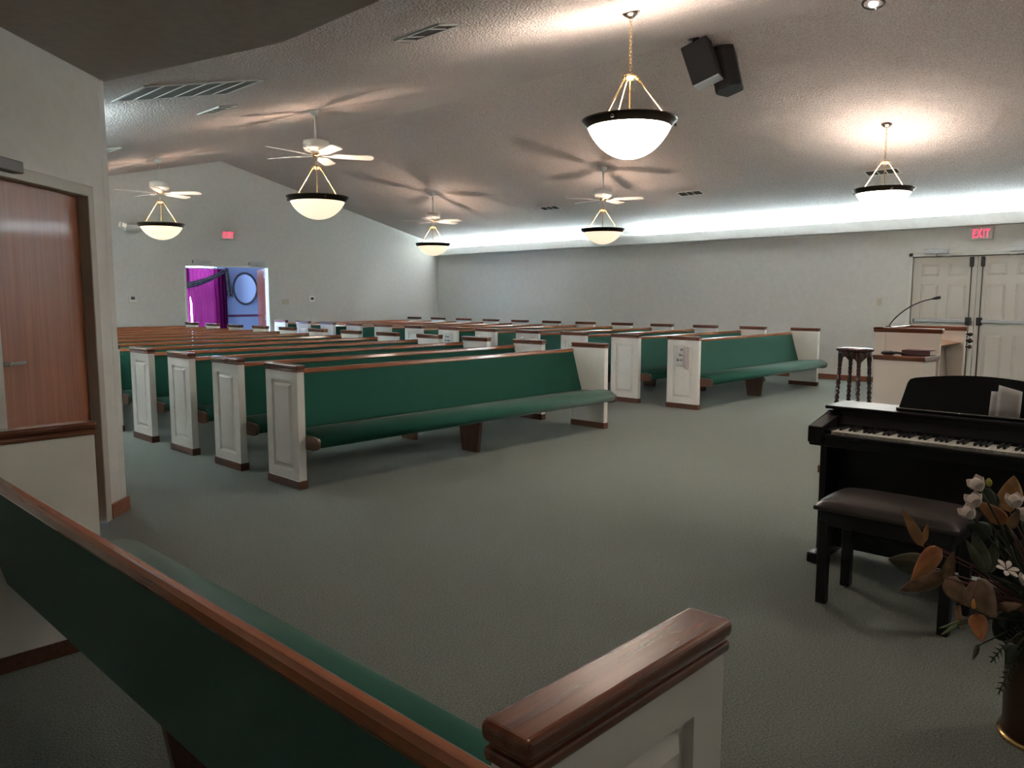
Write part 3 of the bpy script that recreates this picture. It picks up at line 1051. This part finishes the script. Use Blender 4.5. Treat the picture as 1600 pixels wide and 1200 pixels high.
# carved chair mostly hidden behind the pulpit
ch = thing('carved_chair', 'dark carved wooden chair peeking out behind the right side of pulpit', 'chair', (9.45, 2.61, 0))
MB().box(-.26, .26, -.24, .24, .40, .46, .02, 2).build('seat', M_stool, ch)
for sx in (-1, 1):
    MB().tube([(sx*.22, .20, 0), (sx*.22, .20, .40)], [.02, .028], 10).build('leg', M_stool, ch)
    MB().tube([(sx*.22, -.24, 0), (sx*.22, -.25, .5), (sx*.22, -.28, 1.0)], .024, 10).build('back_post', M_stool, ch)
    MB().tube([(sx*.25, -.26, .66), (sx*.26, .0, .70), (sx*.26, .22, .66)], [.018, .022, .026], 10).build('arm', M_stool, ch)
mm = MB()
mm.prism([(-.22, .55), (.22, .55), (.22, .95), (.14, 1.0), (.06, 1.06), (0, 1.04), (-.06, 1.06), (-.14, 1.0), (-.22, .95)], -.285, -.25, 'y', .006, 1)
for sx in (-1, 1):
    for k, (zz, rr) in enumerate(((1.02, .03), (.95, .035), (.88, .026))):
        mm.lathe([(0, -rr), (rr*.8, -rr*.5), (rr, 0), (rr*.8, rr*.5), (0, rr)], (sx*.235, -.335, zz), 10)
        mm.tube([(sx*.235, -.27, zz), (sx*.235, -.335, zz)], .012, 8)
mm.build('backrest', M_stool, ch)

# plant stand with twisted legs
st = thing('plant_stand', 'round dark mahogany plant stand with twisted legs left of pulpit', 'stand', (8.90, 3.215, 0))
ZT = .872
MB().lathe([(0, ZT), (.155, ZT), (.17, ZT-.006), (.196, ZT-.012), (.202, ZT-.024), (.192, ZT-.042), (.175, ZT-.05), (0, ZT-.05)], n=40).build('top', M_stool, st)
# scalloped apron
mm = MB()
N = 64
def apr(u, v):
    a = 2*PI*u
    s_ = abs(math.sin(2*(a-.623)))
    h = .055+.085*(1-s_)**1.3
    return (.165*math.cos(a), .165*math.sin(a), ZT-.045-h*v)
mm.grid(apr, N, 4)
mm.build('apron', M_stool, st, .016)
for k in range(4):
    a = .623+PI/2*k
    c0 = Vector((.150*math.cos(a), .150*math.sin(a), ZT-.05))
    c1 = Vector((.185*math.cos(a), .185*math.sin(a), 0))
    nn = 70
    mm = MB()
    rings = []
    for i in range(nn+1):
        t = i/nn
        c = c0.lerp(c1, t)
        if t < .16:
            rr = .028-.06*max(0, t-.06)
        elif t < .32:
            rr = .017+.006*abs(math.sin((t-.16)*60))
        elif t < .40:
            rr = .016+.010*math.sin((t-.32)/.08*PI/2)
        elif t < .95:
            rr = .021
        else:
            rr = .026
        ring = []
        for q in range(10):
            ph = 2*PI*q/10
            tw = 1.0
            if .42 < t < .93:
                tw = 1+.22*math.cos(2*(ph - t*48))
            ring.append(mm.bm.verts.new(c+Vector((math.cos(ph)*rr*tw, math.sin(ph)*rr*tw, 0))))
        rings.append(ring)
    for A, B in zip(rings, rings[1:]):
        for q in range(10):
            f = mm.bm.faces.new((A[q], A[(q+1) % 10], B[(q+1) % 10], B[q]))
            f.smooth = True
    mm.bm.faces.new(rings[-1])
    mm.build('leg', M_stool, st)
MB().lathe([(0, .20), (.15, .20), (.16, .19), (.15, .175), (0, .175)], n=32).build('lower_shelf', M_stool, st)

# small block on the carpet behind the piano
tag(MB().box(6.24, 6.34, 2.36, 2.51, 0, .06, .004, 1).build('floor_block', M_kick), 'small brown wooden block on the carpet behind the piano', 'block')

# ------------------------------------------------------------------ piano (player side faces -x)
pn = thing('digital_piano', 'black upright digital piano at the right edge', 'piano', (4.0, 1.66, 0))
L = 1.40                                   # runs towards -y
for y0 in (-.035, -L):
    sp = MB().box(.155, .48, y0, y0+.035, .02, .66, .003, 1).build('side_panel', M_black, pn)
    MB().box(.06, .48, y0-.012, y0+.047, 0, .055, .006, 2).build('foot', M_black, sp)
MB().box(.34, .36, -L+.035, -.035, .03, .64).build('back_board', M_black, pn)
MB().box(.31, .34, -L+.035, -.035, .05, .12, .003, 1).build('pedal_rail', M_black, pn)
for k in (-.06, 0, .06):
    MB().box(.25, .33, -L/2+k-.012, -L/2+k+.012, .06, .072, .004, 1).build('pedal', M_brass, pn)
# key bed with cheeks
MB().box(.0, .47, -L, 0, .655, .705, .004, 1).build('key_bed', M_black, pn)
for y0 in (-.075, -L):
    MB().prism([(-.02, .672), (.48, .672), (.48, .835), (.24, .815), (.20, .795), (-.02, .758)], y0, y0+.075, 'y', .004, 1).build('cheek_block', M_black, pn)
# top board and the panel above the keys
MB().box(.205, .485, -L-.005, .005, .825, .843, .004, 1).build('top_board', M_black, pn)
MB().prism([(.215, .828), (.25, .828), (.215, .735), (.178, .735), (.180, .755), (.215, .80)], -L+.075, -.075, 'y').build('fall_board', M_black, pn)
MB().box(-.012, .012, -L+.075, -.075, .70, .722, .003, 1).build('key_slip', M_black, pn)
MB().box(.012, .20, -.11, -.075, .70, .742, .002, 1).build('key_block', M_black, pn)
K0, KW = -.112, 1.235/52
wk = bk_ = None
for i in range(52):
    y1 = K0-KW*i
    if wk is None:
        wk = MB().box(.006, .178, -KW+.0012, 0, .712, .738, .0012, 1).build('white_key', M_key, pn)
        o = wk
    else:
        o = wk.copy()
        COL.objects.link(o)
    o.location = (0, y1, 0)
    if i % 7 in (0, 2, 3, 5, 6) and i < 51:
        if bk_ is None:
            bk_ = MB().prism([(.062, .736), (.070, .750), (.178, .750), (.178, .736)], -.006, .006, 'y', .0012, 1).build('black_key', M_keyb, pn)
            o = bk_
        else:
            o = bk_.copy()
            COL.objects.link(o)
        o.location = (0, y1-KW, 0)
# music rest, arched, leaning back
RM = Matrix.Translation((.30, 0, .842)) @ Matrix.Rotation(math.radians(14), 4, 'Y')
arch = [(-.335, 0), (-.318, .03), (-.372, .135), (-.385, .152)]
arch = [(-.34, 0), (-.368, .145), (-.378, .165), (-.40, .174)]
for k in range(1, 20):
    u = k/20
    yy = -.40-(.60)*u
    arch.append((yy, .174+.028*math.sin(PI*u)))
arch += [(-1.0, .174), (-1.022, .165), (-1.032, .145), (-1.06, 0)]
MB().prism(arch, -.006, .008, 'x', .002, 1, M=RM).build('music_rest', M_black, pn)
MB().box(.262, .315, -1.06, -.34, .843, .852, .003, 1).build('music_ledge', M_black, pn)
MB().box(.258, .266, -1.06, -.34, .852, .860, .002, 1).build('ledge_lip', M_chrome, pn)
def sheet(ya, yb, z0, za, zb, label, off):
    r = thing('sheet_paper', label, 'paper', (4.0, 1.66, 0), 0, 'papers on the music rest')
    RR = Matrix.Translation((.30, 0, .855)) @ Matrix.Rotation(math.radians(11), 4, 'Y')
    def fn(u, v):
        top = za+(zb-za)*u
        return RR @ Vector((-.016-off-.004*math.sin(u*3), ya+(yb-ya)*u, z0+(top-z0)*v))
    MB().grid(fn, 6, 4).build('sheet', M_paper, r, .0012)
    return r
sheet(-.755, -.86, 0, .118, .118, 'pale sheet of paper at the back on the piano music rest', 0)
sheet(-.785, -.885, 0, .150, .125, 'larger white paper in front on the piano music rest', .006)

# ------------------------------------------------------------------ bench
be = thing('piano_bench', 'black padded piano bench in front of the piano', 'bench', (3.53, .84, 0))
BX, BY = .345, .565
for x in (.0, BX-.045):
    for y in (.0, BY-.045):
        MB().box(x, x+.045, y, y+.045, 0, .40, .003, 1).build('leg', M_black, be)
MB().box(.004, BX-.004, .004, BY-.004, .375, .452, .003, 1).build('apron', M_black, be)
def cush(u, v):
    x = -.02+(BX+.04)*u
    y = -.02+(BY+.04)*v
    e = ((1-(2*u-1)**6)*(1-(2*v-1)**12))**.5
    dome = .022*(1-(2*u-1)**2)*(1-(2*v-1)**4) + .030*e
    return (x, y, .468+dome)
mm = MB()
mm.grid(cush, 24, 30)
mm.box(-.02, BX+.02, -.02, BY+.02, .447, .470, .006, 2)
mm.build('cushion', M_leather, be)

# ------------------------------------------------------------------ vase and flowers
VC = Vector((2.905, .402, 0))
va = thing('floor_vase', 'tall dark brass vase on the carpet at bottom right', 'vase', VC)
MB().lathe([(0, .012), (.118, .012), (.120, .03), (.112, .05), (.116, .25), (.124, .36), (.126, .372), (.118, .372), (.110, .25), (.105, .05), (0, .045)], n=40).build('body', M_vase, va)
MB().lathe([(.112, 0), (.124, .002), (.127, .010), (.122, .018), (.112, .018), (.112, 0)], n=40).build('base_ring', M_vasering, va)
VD = (VC+Vector((0, 0, .7))-CAM).dot(FW)


def stem_path(p, root=None, sag=.03):
    a = VC+Vector((.03*random.uniform(-1, 1), .03*random.uniform(-1, 1), .34)) if root is None else root
    b = Vector(p)
    mid = (a+b)/2+Vector((0, 0, sag))
    c1 = a.lerp(mid, .5)+Vector((0, 0, sag))
    return [a, c1, mid.lerp(b, .3)+Vector((0, 0, sag*.6)), b]


def leaf_mesh(base, tip, width, curl=.25, twist=0.0, blunt=.6):
    base, tip = Vector(base), Vector(tip)
    ax = tip-base
    ln = ax.length
    t = ax.normalized()
    side = t.cross(FW).normalized()
    nrm = side.cross(t)
    cw, sw = math.cos(twist), math.sin(twist)
    side, nrm = side*cw+nrm*sw, nrm*cw-side*sw

    def fn(u, v):
        w = width*.5*(math.sin(PI*min(1, u**blunt))**.8 if 0 < u < 1 else 0)
        s_ = 2*v-1
        bend = ln*curl*(u*u*.5)
        return base+t*(ln*u)+side*(s_*w)+nrm*(bend+abs(s_)*w*.28)
    return MB().grid(fn, 14, 6)


def branch(label, leaves, cat='leaf branch', name='magnolia_branch', root=None, stemmat=None, group='foliage in the floor vase'):
    """leaves: (base px, tip px, width px, colour, depth offset, curl, twist); origin at the vase mouth"""
    r = thing(name, label, cat, VC+Vector((0, 0, .34)), 0, group)
    O = r.location.copy()
    first = True
    for b, t, w, colr, do, curl, tw in leaves:
        D = VD+do
        pb, pt = at(b[0], b[1], D), at(t[0], t[1], D-.03)
        mm = leaf_mesh(pb, pt, w/FPX*D, curl, tw)
        bmesh.ops.translate(mm.bm, verts=mm.bm.verts, vec=-O)
        mm.build('leaf', LEAF[colr], r, .0015)
        sp_ = stem_path(pb)
        mm = MB().tube([p-O for p in sp_], [.0045, .004, .003, .002], 6)
        mm.build('stem', stemmat or M_stem, r)
    return r


branch('long bare twig of tan and olive leaves reaching far left over bench', [
    ((1442, 854), (1411, 797), 17, 'tan', -.02, .15, .35),
    ((1443, 848), (1450, 818), 9, 'tan', .0, .1, .5),
    ((1452, 886), (1392, 876), 36, 'olive', .03, .2, .1)], stemmat=M_rstem)
branch('sprig with broad orange-brown leaf hanging left of vase', [
    ((1472, 858), (1429, 907), 36, 'orange', -.03, .2, .15),
    ((1478, 900), (1410, 925), 32, 'brown', .04, .2, .1),
    ((1476, 912), (1490, 862), 19, 'brown', -.01, .1, .5)], stemmat=M_rstem)
branch('cluster of large brown leaves above the vase mouth', [
    ((1520, 908), (1562, 966), 50, 'brown', -.06, .3, .1),
    ((1478, 903), (1524, 950), 34, 'brown', -.03, .2, .2),
    ((1528, 958), (1538, 1004), 32, 'orange', -.04, .2, .1),
    ((1500, 945), (1505, 985), 24, 'tan', .0, .1, .7),
    ((1560, 950), (1598, 945), 16, 'brown', -.02, .1, .4)], stemmat=M_rstem)
branch('upright tan leaf behind the white flowers at right edge', [
    ((1578, 800), (1586, 744), 40, 'tan', .05, .1, .1),
    ((1574, 818), (1526, 786), 26, 'orange', -.02, .25, .3),
    ((1578, 826), (1592, 796), 15, 'brown', -.03, .1, .6)], stemmat=M_rstem)
branch('grey-green pointed leaves in the middle of the bouquet', [
    ((1542, 896), (1524, 832), 28, 'green', -.02, .15, .1),
    ((1538, 894), (1510, 844), 15, 'green', -.04, .1, .3),
    ((1548, 896), (1560, 842), 24, 'green', .0, .15, -.1)], name='leafy_sprig')
branch('dark green rounded leaves low between white buds', [
    ((1550, 836), (1514, 822), 30, 'dark', .0, .2, .1),
    ((1552, 800), (1538, 762), 34, 'dark', .05, .15, .1),
    ((1556, 845), (1590, 838), 30, 'dark', .02, .2, .1),
    ((1560, 850), (1585, 870), 30, 'dark', .03, .2, .2),
    ((1566, 930), (1598, 900), 34, 'dark', .02, .2, .2),
    ((1570, 985), (1600, 955), 40, 'dark', .02, .2, .1)], name='leafy_sprig')
branch('pale green sprig with thin curled leaves below the brown leaves', [
    ((1500, 972), (1471, 984), 7, 'lime', -.04, .2, .4),
    ((1496, 976), (1474, 993), 8, 'lime', -.05, .2, .2),
    ((1530, 1008), (1522, 1032), 12, 'green', -.02, .2, .2)], name='leafy_sprig')
branch('dark leafy sprig filling the right side of the bouquet', [
    ((1600, 960), (1650, 905), 40, 'dark', .04, .2, .2),
    ((1610, 930), (1635, 860), 36, 'green', .06, .2, .1),
    ((1590, 900), (1608, 838), 34, 'dark', .08, .2, .3),
    ((1580, 1000), (1556, 965), 34, 'dark', .05, .2, .2),
    ((1605, 985), (1660, 985), 36, 'dark', .0, .25, .2),
    ((1590, 1010), (1575, 1040), 30, 'dark', -.06, .2, .2)], name='leafy_sprig')
# ferny filler
fr = thing('fern_spray', 'dark feathery fern spray spilling over the rim of the vase', 'fern', VC+Vector((0, 0, .34)), 0, 'foliage in the floor vase')
for k in range(9):
    tx, ty = [(1548, 1035), (1572, 1060), (1590, 1020), (1560, 1085), (1605, 1065), (1580, 990), (1625, 1010), (1640, 960), (1610, 930)][k]
    tip = at(tx, ty, VD-.06+.02*(k % 3))
    pth = stem_path(tip, sag=.06)
    mm = MB()
    O = fr.location
    # bezier through the stem points
    def bez(t):
        a, b, c, d = pth
        return a*(1-t)**3+b*3*t*(1-t)**2+c*3*t*t*(1-t)+d*t**3
    mm.tube([bez(t/10)-O for t in range(11)], .0022, 5)
    for q in range(3, 22):
        t = q/22
        p = bez(t)
        tg = (bez(min(1, t+.03))-bez(t-.03)).normalized()
        sd = tg.cross(FW).normalized()
        for sg in (-1, 1):
            ln = .045*(1-.6*t)
            e = p+sd*sg*ln+tg*ln*.5
            w_ = tg*.004
            mm.poly([p-w_-O, p+w_-O, e-O])
    mm.build('frond', LEAF['dark'], fr)


def bloom(px, py, rpx, label, do=-.05, tiltv=(0, 0), openf=0):
    D = VD+do
    c = at(px, py, D)
    R_ = rpx/FPX*D
    r = thing('white_rose' if not openf else 'white_lily', label, 'flower', VC+Vector((0, 0, .34)), 0, 'white flowers in the floor vase')
    O = r.location
    up = (UP+RT*tiltv[0]+FW*tiltv[1]).normalized()
    sx = up.orthogonal().normalized()
    sy = up.cross(sx)
    mm = MB()
    if not openf:
        def core(u, v):
            a = 2*PI*u
            th = PI*v
            q = R_*.80*math.sin(th)*(1+.07*math.sin(3*a+5*v))
            return c-O+(sx*math.cos(a)+sy*math.sin(a))*q+up*(-R_*.95*math.cos(th))
        mm.grid(core, 18, 10)
    npet = 5 if not openf else 6
    for k in range(npet):
        a0 = 2*PI*k/npet+.4
        def pet(u, v, a0=a0):
            w = (u-.5)*2*(1.0 if not openf else .42)*math.sin(PI*min(1, .15+.8*v))
            a = a0+w
            if not openf:
                q = R_*(.28+.78*math.sin(min(PI/2, v*1.9))+.10*v**3)
                h = R_*(-.9+1.75*v-.12*(2*u-1)**2)
            else:
                q = R_*(.15+1.35*v)
                h = R_*(-.6+.9*v-.55*v*v)
            return c-O+(sx*math.cos(a)+sy*math.sin(a))*q+up*h
        mm.grid(pet, 7, 8)
    mm.build('bloom', M_petal, r, .001)
    mm = MB().tube([p-O for p in stem_path(c-up*R_*.8)], [.004, .0035, .003, .003], 6)
    mm.build('stem', M_stem, r)
    return r


bloom(1527, 757, 11.5, 'white rosebud, topmost at left of the bouquet', -.05, (-.8, -.2))
bloom(1522, 782, 11.5, 'white rosebud, second from the top at left of bouquet', -.06, (-.5, -.2))
bloom(1513, 801, 11.5, 'white rosebud, lowest of the three at left, over the bench seat', -.06, (-.9, -.1))
bloom(1585, 783, 11.5, 'white rosebud in front of the tan leaf at right edge', -.05, (-.2, -.3))
bloom(1599, 803, 11, 'white rosebud cut by the right edge of the view', -.04, (.1, -.3))
bloom(1576, 886, 12, 'white open flower low at right among dark leaves', -.08, (.1, -.8), 1)
bloom(1604, 907, 10, 'white bud at the right edge below the open flower', -.05, (0, -.3))
r = thing('yellow_bud', 'tiny yellow-green bud on a stem beside the topmost rosebud', 'bud', VC+Vector((0, 0, .34)))
O = r.location
c = at(1545, 754, VD-.02)
mm = MB()
mm.tube([c-O-UP*.012, c-O-UP*.004, c-O+UP*.006, c-O+UP*.014], [.005, .010, .009, .002], 8)
mm.build('bud', M_yel, r)
mm = MB().tube([p-O for p in stem_path(c-UP*.01)]+[], .002, 6)
mm.build('stem', M_stem, r)
r = thing('amber_bud', 'small glossy amber bud hanging in front of the big brown leaf', 'bud', VC+Vector((0, 0, .34)))
c = at(1521, 946, VD-.13)
MB().tube([c-O-UP*.010, c-O-UP*.004, c-O+UP*.008, c-O+UP*.020], [.003, .006, .005, .0015], 8).build('bud', M_amber, r)
MB().tube([p-O for p in [c+UP*.02, at(1523, 915, VD-.11), at(1530, 900, VD-.04), VC+Vector((0, 0, .34))]], .0016, 6).build('stem', M_rstem, r)
